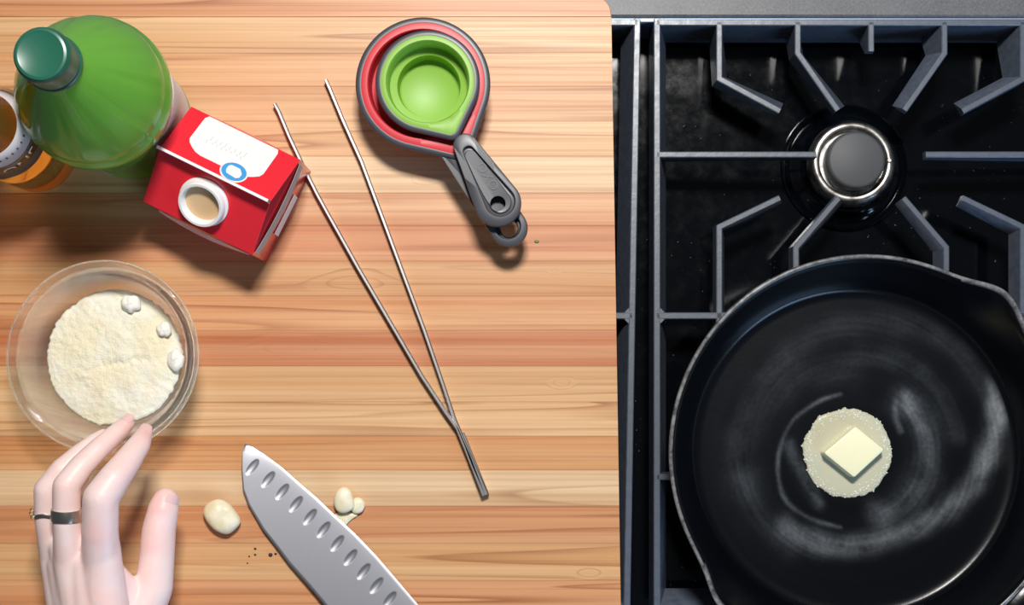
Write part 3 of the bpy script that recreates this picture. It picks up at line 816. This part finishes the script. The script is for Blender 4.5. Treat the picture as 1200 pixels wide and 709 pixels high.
# ------------------------------------------------------------------ measuring cups
def cup(name, label, cpx, R, tip_d, tip_a, zr, zb, steps, mat, handle, group):
    """R etc. in px; steps: inner wall [(fraction of R, z)]"""
    c = P(*cpx, zr); k = cmpp(zr); phi = math.radians(tip_a)
    root = thing(name, label, 'measuring cup', (c.x, c.y, 0.0), group)
    N = 180
    def ring(Rpx, d, z, soft=0.0):
        out = []
        for i in range(N):
            a = 2*PI*i/N
            r = hull_radius(a, Rpx, d, phi) if d and d > Rpx*1.01 else Rpx
            if d and d > Rpx: r = min(r, d*0.965)
            out.append((c.x+r*k*math.cos(a), c.y+r*k*math.sin(a), z))
        return out
    wall = steps
    outer = [(f_*R + 3, z-0.12) for f_, z in wall][::-1]
    rs = [ring(outer[0][0]*0.05, None, zb)]
    rs += [ring(r, None, max(zb, z)) for r, z in outer]
    rs += [ring(R*0.97, tip_d*0.97, zr-0.15), ring(R, tip_d, zr-0.08), ring(R, tip_d, zr), ring(R*0.975, tip_d*0.97, zr+0.04), ring(R*0.89, max(R*0.9, tip_d*0.80), zr+0.04), ring(R*0.87, R*0.93, zr-0.05)]
    rs += [ring(f_*R, None, z) for f_, z in wall]
    rs += [ring(0.5, None, wall[-1][1])]
    MB().rings(rs).build('silicone_cup', mat, root, True, None, 40)
    # grey rigid rim hugging the lip
    rs = [ring(R*0.99, tip_d*0.99, zr-0.35), ring(R+5, tip_d+6, zr-0.35), ring(R+6, tip_d+7, zr-0.2), ring(R+5.5, tip_d+6.5, zr-0.02), ring(R+4, tip_d+5, zr+0.05), ring(R*0.99, tip_d*0.99, zr+0.03), ring(R*0.99, tip_d*0.99, zr-0.35)]
    rim = MB().rings(rs, False, False).build('rim', M['grey_plastic'], root, True, None, 50)
    # handle: tapered capsule with a sunken panel and a hanging hole
    (ax, ay, ar), (bx_, by_, br), (qx, qy, qr), (sx, sy, sr), hr, zt, zu = handle
    def capsule(x0, y0, r0, x1, y1, r1, n=96):
        p0, p1 = Vector((x0, -y0)), Vector((x1, -y1)); d = p1-p0; L = d.length; th = math.atan2(d.y, d.x)
        b = math.acos(max(-1, min(1, (r0-r1)/L))); out = []
        m1 = n//2
        for i in range(m1+1):
            a = th - b + 2*b*i/m1; out.append((p1.x+r1*math.cos(a), p1.y+r1*math.sin(a)))
        for i in range(m1+1):
            a = th + b + (2*PI-2*b)*i/m1; out.append((p0.x+r0*math.cos(a), p0.y+r0*math.sin(a)))
        dense = []
        n_ = len(out)
        for i in range(n_):
            p, q_ = Vector(out[i]), Vector(out[(i+1) % n_])
            s_ = max(1, int((q_-p).length/1.2))
            for t in range(s_): dense.append(p.lerp(q_, t/s_))
        return dense
    hc = Vector((bx_, -by_))
    outp = capsule(ax, ay, ar, bx_, by_, br)
    angs = sorted(((math.atan2((p-hc).y, (p-hc).x), (p-hc).length) for p in outp))
    inn = sorted(((math.atan2((p-hc).y, (p-hc).x), (p-hc).length) for p in capsule(qx, qy, qr, sx, sy, sr)))
    def rad(tab, a):
        import bisect
        ks = [t[0] for t in tab]; i = bisect.bisect(ks, a)
        a0, r0 = tab[i-1] if i > 0 else (tab[-1][0]-2*PI, tab[-1][1]); a1, r1 = tab[i] if i < len(tab) else (tab[0][0]+2*PI, tab[0][1])
        return r0 + (r1-r0)*((a-a0)/(a1-a0) if a1 > a0 else 0)
    def hring(fn, z):
        out = []
        for a, r in angs:
            rr = fn(a, r); p = hc + Vector((math.cos(a), math.sin(a)))*rr
            w = P(p.x, -p.y, zt); out.append((w.x, w.y, z))
        return out
    rin = lambda a, r: rad(inn, a)
    rs = [hring(lambda a, r: hr, zu), hring(lambda a, r: r-1.5, zu), hring(lambda a, r: r, zu+0.12), hring(lambda a, r: r, zt-0.12), hring(lambda a, r: r-0.7, zt-0.03), hring(lambda a, r: r-2, zt),
          hring(lambda a, r: rin(a, r)+0.8, zt), hring(rin, zt-0.05), hring(lambda a, r: max(hr+1.5, rin(a, r)-1.0), zt-0.38), hring(lambda a, r: max(hr+1.0, rin(a, r)-4.0), zt-0.36), hring(lambda a, r: max(hr+0.5, rin(a, r)-5.0), zt-0.20), hring(lambda a, r: hr, zt-0.22), hring(lambda a, r: hr, zu)]
    hnd = MB().rings(rs, False, False).build('handle', M['grey_plastic'], root, True, None, 35)
    return root, hnd, rim
red_cup, rh, _ = cup('measuring_cup', 'larger red collapsible measuring cup with grey handle, under the green cup', (495.5, 98), 74, 100, -61, 3.6, 0.0,
    [(0.86, 3.2), (0.84, 2.1), (0.72, 1.95), (0.68, 0.35), (0.60, 0.25)], M['red_silicone'],
    ((536, 172, 22), (596.5, 267, 22), (548, 190, 8), (595, 265, 15), 10, 3.5, 2.8), 'nested measuring cups')
green_cup, gh, _ = cup('measuring_cup', 'smaller lime green measuring cup with grey handle, nested in the red cup', (501, 95.5), 56, 72.5, -64, 4.45, 1.1,
    [(0.85, 4.0), (0.83, 2.85), (0.68, 2.7), (0.645, 1.45), (0.60, 1.35)], M['green_silicone'],
    ((545, 170, 14), (583.5, 238, 27.5), (549.5, 178, 7), (586, 236, 17.5), 9, 4.5, 3.75), 'nested measuring cups')
# raised letters on the upper handle
v, f = text_mesh('OXO', 0.95, 0.03)
c = P(571, 207, 4.36); ang = math.radians(-57)
out = []
for p in v: out.append((c.x + p.x*math.cos(ang) - p.y*math.sin(ang), c.y + p.x*math.sin(ang) + p.y*math.cos(ang), 4.31+p.z))
MB().add(out, f).build('raised_lettering', M['grey_plastic'], gh, False)

# ------------------------------------------------------------------ tweezers
tw = thing('kitchen_tweezers', 'long thin steel plating tweezers lying open on the board', 'tweezers', P(470, 350, 0))
def arm(pts, name):
    pts = [P(x, y, 0.5) for x, y in pts]; rs = []
    n = len(pts)
    for k, p in enumerate(pts):
        t = (pts[min(k+1, n-1)]-pts[max(k-1, 0)]).normalized(); r = Vector((t.y, -t.x, 0))
        w_ = 0.13 if k < n-2 else 0.16; h_ = 0.42 if k > 1 else (0.30 if k == 0 else 0.36)
        sec = [(-w_, -h_+0.05), (-w_+0.05, -h_), (w_-0.05, -h_), (w_, -h_+0.05), (w_, h_-0.06), (w_-0.06, h_), (-w_+0.06, h_), (-w_, h_-0.06)]
        rs.append([p + r*u + Vector((0, 0, z-0.05)) for u, z in sec])
    return MB().rings(rs).build(name, M['tweezer'], tw, True, None, 30)
arm([(322, 122), (327, 131), (340, 162), (358, 200), (372, 228), (383, 248), (420, 314), (457, 377), (494, 440), (523, 484), (536, 502), (550, 535), (567, 580)], 'arm')
arm([(382, 94), (387, 105), (402, 141), (424, 190), (446, 249), (472, 319), (497, 386), (519, 450), (533, 492), (545, 520), (555, 545), (570, 579)], 'arm')
pa, pb = P(541, 508, 0.45), P(569, 580, 0.45)
t = (pb-pa).normalized(); r = Vector((t.y, -t.x, 0))
MB().prism([((pa-r*0.2).x, (pa-r*0.2).y), ((pa+r*0.2).x, (pa+r*0.2).y), ((pb+r*0.26).x, (pb+r*0.26).y), ((pb-r*0.26).x, (pb-r*0.26).y)][::-1] if False else
           [((pb-r*0.26).x, (pb-r*0.26).y), ((pb+r*0.26).x, (pb+r*0.26).y), ((pa+r*0.2).x, (pa+r*0.2).y), ((pa-r*0.2).x, (pa-r*0.2).y)][::-1], 0.02, 0.80, 0.04).build('joined_end', M['tweezer'], tw, False)

# ------------------------------------------------------------------ knife
def interp(pts, t):
    d = [0]
    for i in range(1, len(pts)): d.append(d[-1]+math.dist(pts[i], pts[i-1]))
    s = t*d[-1]
    for i in range(1, len(pts)):
        if s <= d[i] or i == len(pts)-1:
            f_ = (s-d[i-1])/(d[i]-d[i-1]); return (pts[i-1][0]+(pts[i][0]-pts[i-1][0])*f_, pts[i-1][1]+(pts[i][1]-pts[i-1][1])*f_)
edge_px = [(287.5, 520), (296, 523.5), (308, 531), (330, 548), (350, 566), (371, 584), (391, 603), (416, 626), (441, 652), (465, 680), (488, 707), (512, 737), (530, 760)]
spine_px = [(287, 520.5), (284, 530), (283, 550), (284.5, 574), (291, 592), (308, 621), (323, 640), (338, 660), (362, 687), (378, 706), (404, 740), (440, 786), (468, 822)]
dim_px = [(295.5, 547.5), (314, 562), (330.5, 576.5), (346.5, 591), (363, 606), (379, 621), (395, 637), (410.5, 653.5), (426, 670), (441, 686.5), (456.5, 703), (472, 721), (487, 738)]
def kz(px, py): return 0.06 + 0.045*math.hypot(px-287, py-520)*0.062
tipw = P(288, 521, 0)
kn = thing('chef_knife', 'broad steel santoku knife blade with oval hollows, lying beside the garlic', 'knife', (tipw.x, tipw.y, 0))
NU, NV = 420, 90
dv = Vector((0.62, -0.78)).normalized()     # hollow's long axis in px (y down): up to the right
vt = []; vb = []
for i in range(NU+1):
    tt = (i/NU)**1.0
    e, s = interp(edge_px, tt), interp(spine_px, tt)
    for j in range(NV+1):
        w_ = j/NV                                  # 0 at the spine, 1 at the cutting edge
        x = s[0]+(e[0]-s[0])*w_; y = s[1]+(e[1]-s[1])*w_
        z = kz(x, y); p = P(x, y, z+0.2)
        th = 0.20*(1-w_)**0.7*0.9 + 0.035
        if w_ > 0.97: th -= 0.018*((w_-0.97)/0.03)
        if w_ < 0.03: th -= 0.03*(1-w_/0.03)
        dent = 0
        for dx, dy in dim_px:
            if abs(x-dx) < 14 and abs(y-dy) < 14:
                a = (x-dx)*dv.x+(y-dy)*dv.y; b_ = -(x-dx)*dv.y+(y-dy)*dv.x
                q_ = (a/11.5)**2 + (b_/4.4)**2
                if q_ < 1: dent = max(dent, 0.06*(1-q_)**0.9)
        vt.append(Vector((p.x, p.y, z+th-dent))); vb.append(Vector((p.x, p.y, z-0.06)))
f = []; b0 = len(vt); W1 = NV+1
for i in range(NU):
    for j in range(NV):
        q_ = [i*W1+j, (i+1)*W1+j, (i+1)*W1+j+1, i*W1+j+1]; f.append(q_); f.append([k+b0 for k in q_[::-1]])
for i in range(NU):
    for j in (0, NV): f.append([i*W1+j, (i+1)*W1+j, (i+1)*W1+j+b0, i*W1+j+b0])
for j in range(NV):
    for i in (0, NU): f.append([i*W1+j, i*W1+j+1, i*W1+j+1+b0, i*W1+j+b0])
for k in range(len(vb)): vb[k].z = max(0.01, min(vb[k].z, vt[k].z-0.01))
MB().add(vt+vb, f).build('blade', M['blade'], kn, True, None, 50)
h0 = P(470, 800, 0.9); hdir = Vector((0.64, -0.77, 0)); hside = Vector((0.77, 0.64, 0)); rs = []
for d, w_, th in [(0, 1.1, 0.55), (1.0, 1.25, 0.8), (4, 1.2, 0.95), (8, 1.3, 1.0), (11.5, 1.45, 0.95), (12.3, 1.1, 0.7)]:
    rs.append([h0 + hdir*d + hside*w_*math.cos(2*PI*k/16) + Vector((0, 0, th*math.sin(2*PI*k/16)+0.15)) for k in range(16)])
MB().rings(rs).build('handle', M['black_handle'], kn)

# ------------------------------------------------------------------ garlic and crumbs
def clove(name, pts_px, z0, h, label, seed, group='peeled garlic'):
    """pillow over a pixel outline"""
    n = len(pts_px); c0 = (sum(p[0] for p in pts_px)/n, sum(p[1] for p in pts_px)/n)
    def cr(t):   # closed Catmull-Rom
        i = int(t) % n; u = t-int(t); p0, p1, p2, p3 = (Vector(pts_px[(i+k) % n]) for k in (-1, 0, 1, 2))
        return 0.5*((2*p1)+(-p0+p2)*u+(2*p0-5*p1+4*p2-p3)*u*u+(-p0+3*p1-3*p2+p3)*u**3)
    N = 48; ol = [cr(n*i/N) for i in range(N)]; rs = []
    for s, zz in [(0.55, 0.0), (0.86, 0.10), (0.98, 0.32), (1.0, 0.50), (0.96, 0.70), (0.82, 0.88), (0.55, 0.98), (0.25, 1.02), (0.02, 1.03)]:
        ring = []
        for p in ol:
            x, y = c0[0]+(p.x-c0[0])*s, c0[1]+(p.y-c0[1])*s; w = P(x, y, z0+h*0.5)
            ring.append((w.x, w.y, z0+h*zz*(1+0.12*noise.noise(Vector((x*0.09, y*0.09, seed))))))
        rs.append(ring)
    c = P(c0[0], c0[1], z0)
    o = MB().rings(rs).build(name, M['garlic'], None, True, c)
    return tag(o, label, 'garlic', group)
clove('garlic_clove', [(238, 600), (243, 590), (256, 585), (268, 590), (277, 600), (282, 611), (276, 620), (266, 626), (253, 622), (243, 612)], 0.0, 1.2, 'whole peeled garlic clove lying left of the knife tip', 1)
clove('garlic_clove', [(391, 586), (394, 577), (401, 571), (409, 573), (414, 583), (415, 594), (408, 600), (399, 601), (393, 596)], 0.30, 0.75, 'pointed garlic piece, uppermost of the three beside the blade edge', 2)
clove('garlic_clove', [(412, 588), (417, 583), (425, 585), (428, 592), (424, 600), (416, 602), (411, 597)], 0.0, 0.6, 'small garlic chip at the right of the pointed piece', 5)
clove('garlic_slice', [(393, 602), (403, 600), (415, 601), (419, 604), (412, 609), (407, 614), (403, 620), (396, 616), (391, 609)], 0.0, 0.28, 'flat garlic slice partly under the cutting edge of the knife', 8)
for k, (x, y, s) in enumerate([(299, 643, 0.10), (292, 652, 0.07), (299, 650, 0.09), (290, 660, 0.06), (317, 650, 0.16), (323, 649, 0.10)]):
    c = P(x, y, s*0.6)
    o = MB().sphere(c, s, 8, 5, (1.0, 0.8, 0.6)).build('crumb', M['crumb_dark'], None, True, (c.x, c.y, 0))
    tag(o, ['dark crumb, topmost of the specks left of the blade', 'tiny dark crumb, second from the left in the speck cluster', 'dark crumb just under the topmost speck', 'tiny dark crumb, lowest of the specks left of the blade', 'larger brown crumb close to the blade spine', 'brown crumb touching the larger crumb at the blade spine'][k], 'crumb', 'dark crumbs beside the knife')
c = P(629, 283, 0.05)
o = MB().sphere(c, 0.16, 10, 5, (1.2, 0.7, 0.3)).build('herb_fleck', M['herb'], None, True, (c.x, c.y, 0))
tag(o, 'tiny green herb fleck below the measuring cup handles', 'herb')

# ------------------------------------------------------------------ hand
def capsule_pts(mb, pts, n=18):
    """overlapping tapered blobs along joints [(x, y, z, r)]"""
    for k in range(len(pts)-1):
        a, ra = Vector(pts[k][:3]), pts[k][3]; b_, rb = Vector(pts[k+1][:3]), pts[k+1][3]
        L = (b_-a).length; m_ = max(2, int(L/0.18))
        for i in range(m_+1):
            t = i/m_
            mb.sphere(a.lerp(b_, t), ra+(rb-ra)*t, 14, 9)
def J(px, py, z, r): p = P(px, py, z); return (p.x, p.y, p.z, r)
index = [J(119, 660, 8.5, 1.3), J(117, 622, 9.6, 1.22), J(118, 584, 10.3, 1.2), J(133, 562, 10.0, 1.07), J(149, 541, 9.1, 0.93), J(163, 521, 7.7, 0.78), J(169, 509, 6.8, 0.60)]
middle = [J(84, 655, 7.9, 1.2), J(78, 612, 9.0, 0.93), J(78, 570, 9.4, 0.95), J(95, 547, 9.0, 0.85), J(116, 526, 8.2, 0.78), J(137, 507, 6.9, 0.68), J(149, 496, 6.1, 0.56)]
ringf = [J(66, 655, 6.2, 1.1), J(56, 612, 7.2, 0.88), J(55, 574, 7.7, 0.90), J(72, 551, 7.6, 0.80), J(93, 533, 7.0, 0.74), J(112, 518, 5.9, 0.64), J(121, 511, 5.1, 0.52)]
pinky = [J(70, 665, 4.9, 0.95), J(66, 622, 5.4, 0.76), J(68, 592, 5.6, 0.76), J(80, 576, 5.2, 0.66), J(90, 566, 4.4, 0.6), J(97, 560, 3.7, 0.48)]
thumb = [J(160, 725, 5.6, 1.7), J(180, 690, 5.5, 1.32), J(184, 650, 5.4, 1.22), J(186, 622, 5.4, 1.18), J(191, 598, 5.4, 1.08), J(194, 587, 5.35, 0.92)]
palm = [[J(118, 655, 8.5, 1.3), J(124, 710, 8.1, 1.55), J(122, 790, 7.2, 2.0), J(118, 840, 7.0, 2.1)],
        [J(84, 655, 7.8, 1.25), J(98, 710, 7.6, 1.6), J(108, 790, 7.0, 2.0)],
        [J(68, 658, 6.2, 1.2), J(82, 710, 6.4, 1.55), J(98, 790, 6.4, 1.9)],
        [J(71, 668, 5.0, 1.1), J(84, 715, 5.2, 1.5), J(98, 790, 5.6, 1.9)],
        [J(160, 725, 5.6, 1.7), J(142, 770, 6.0, 1.9), J(120, 820, 6.6, 2.1)],
        [J(101, 662, 8.1, 1.2), J(110, 715, 7.9, 1.6), J(114, 790, 7.1, 2.0)], [J(74, 668, 5.7, 1.15), J(92, 715, 6.0, 1.6)], [J(76, 662, 6.9, 1.2), J(90, 715, 6.9, 1.6), J(104, 790, 6.7, 2.0)],
        [J(61, 642, 6.2, 0.95), J(84, 720, 6.5, 1.6)], [J(73, 642, 7.3, 0.9), J(92, 715, 7.2, 1.55)],
        [J(120, 640, 8.9, 1.2), J(122, 690, 8.2, 1.45)], [J(84, 640, 8.2, 0.95), J(94, 690, 7.7, 1.4)],
        [J(128, 668, 7.3, 0.9), J(146, 690, 6.3, 1.0), J(162, 708, 5.7, 1.2)],
        [J(118, 830, 6.8, 2.3), J(118, 900, 7.2, 2.6), J(122, 1010, 8.0, 3.4), J(124, 1100, 8.6, 3.7)]]
mb = MB()
for ch_ in [index, middle, ringf, pinky, thumb] + palm: capsule_pts(mb, ch_)
hp = P(118, 800, 0)
hand = mb.build('person', M['skin'], None, True, (hp.x, hp.y, 4.0))
md = hand.modifiers.new('remesh', 'REMESH'); md.mode = 'VOXEL'; md.voxel_size = 0.0011; md.use_smooth_shade = True
md = hand.modifiers.new('smooth', 'SMOOTH'); md.factor = 0.5; md.iterations = 14
bpy.context.view_layer.update()
nm = bpy.data.meshes.new_from_object(hand.evaluated_get(bpy.context.evaluated_depsgraph_get()))
hand.modifiers.clear(); old = hand.data; hand.data = nm; bpy.data.meshes.remove(old)
nm.name = 'person'
nm.polygons.foreach_set('use_smooth', [True]*len(nm.polygons))
if not nm.materials: nm.materials.append(M['skin'])
# knuckle creases and flushed patches
fl = nm.attributes.new('flush', 'FLOAT', 'POINT')
spots = [(J(150, 540, 9.9, 0), 0.0), (J(112, 627, 10.6, 0), 1.0), (J(170, 506, 7.2, 0), 0.9), (J(148, 494, 6.6, 0), 0.6), (J(190, 590, 6.2, 0), 1.1), (J(178, 640, 6.4, 0), 0.6), (J(125, 705, 9.6, 0), 0.5)]
bpts = [(Vector(s[:3]), w) for s, w in spots]
creases = []
for fg, rr in ((index, (2, 4)), (middle, (2, 4)), (ringf, (2,)), (thumb, (3,))):
    for k in rr:
        p = Vector(fg[k][:3]); d = (Vector(fg[k+1][:3])-Vector(fg[k-1][:3])).normalized(); creases.append((p, d, fg[k][3]))
vals = [0.0]*len(nm.vertices)
for i, v in enumerate(nm.vertices):
    p = v.co*100 + Vector((hp.x, hp.y, 4.0)); g = 0
    for q_, w in bpts: g += w*0.55*math.exp(-((p-q_).length/1.0)**2)
    vals[i] = min(0.8, g)
    for c0, d, r_ in creases:
        u = p-c0
        if u.length < r_*1.5 and v.normal.z > 0.1:
            a = u.dot(d)
            s = sum(math.exp(-((a-o_)/0.07)**2) for o_ in (-0.22, 0.02, 0.25))
            v.co -= v.normal*0.00014*s
fl.data.foreach_set('value', vals)
tag(hand, 'left hand wearing two silver rings, reaching fingertips into the glass bowl', 'person')
def finger_ring(name, c, d, r, w_, th, mat, n=48, wave=0.0, label=None):
    d = d.normalized(); a = d.cross(Vector((0, 0, 1))).normalized(); b_ = d.cross(a); rs = []
    for rr, h_ in [(r, -w_), (r+th*0.8, -w_), (r+th, -w_*0.6), (r+th, w_*0.6), (r+th*0.8, w_), (r, w_), (r, -w_)]:
        rs.append([c + a*rr*math.cos(2*PI*i/n) + b_*rr*math.sin(2*PI*i/n) + d*(h_+wave*math.sin(6*PI*i/n)) for i in range(n)])
    o = MB().rings(rs, False, False).build(name, mat, hand, True, None, 40)
    if label: o['label'] = label
    return o, a, b_
def mid(f_, k, t): return Vector(f_[k][:3]).lerp(Vector(f_[k+1][:3]), t), Vector(f_[k+1][:3])-Vector(f_[k][:3])
c, d = mid(middle, 1, 0.22); finger_ring('ring', c, d, 0.90, 0.38, 0.13, M['silver'], label='wide plain silver band')
c, d = mid(ringf, 1, 0.28); o, a, b_ = finger_ring('ring', c, d, 0.86, 0.13, 0.11, M['silver'], wave=0.10, label='thin twisted silver ring with small bright stones')
for k in range(3):
    q_ = math.radians(195+k*0 - 14*k); p = c + (-a if a.x > 0 else a)*0.95*math.cos(math.radians(20*k-5)) + Vector((0, 0, 1))*0.95*math.sin(math.radians(20*k-5)+0.35) + d.normalized()*(0.22-0.22*k)
    MB().sphere(p, 0.16, 8, 5).build('stone', M['glass'], o, False)
def nail(f_, up, lw, ll):
    tip, prev = Vector(f_[-1][:3]), Vector(f_[-2][:3]); d = (tip-prev).normalized(); up = Vector(up); up = (up-d*up.dot(d)).normalized(); sd = d.cross(up)
    r_ = f_[-1][3]; rs = []
    c0 = tip + d*0.05
    v = []; ff = []; nu, nv = 8, 8
    for i in range(nu+1):
        for j in range(nv+1):
            s = -1+2*j/nv; t_ = i/nu
            wd = lw*(1-0.55*max(0, t_-0.6)**2*4)*(0.8+0.2*min(1, t_*4)); ang = s*wd/r_
            p = c0 + d*(ll*(t_-0.6)) + up*(r_*1.02*math.cos(ang)-0.12*max(0, t_-0.5)**2) + sd*r_*1.02*math.sin(ang)
            v.append(p)
    for i in range(nu):
        for j in range(nv): ff.append([i*(nv+1)+j, i*(nv+1)+j+1, (i+1)*(nv+1)+j+1, (i+1)*(nv+1)+j])
    n0 = len(v); v2 = v + [p-up*0.07 for p in v]; ff2 = ff + [[k+n0 for k in q_[::-1]] for q_ in ff]
    MB().add(v2, ff2).build('fingernail', M['nail'], hand)
nail(index, (0.3, 0.55, 0.75), 0.45, 1.0)
nail(middle, (0.1, 0.6, 0.75), 0.42, 0.95)
nail(thumb, (0.75, 0.1, 0.65), 0.62, 1.25)
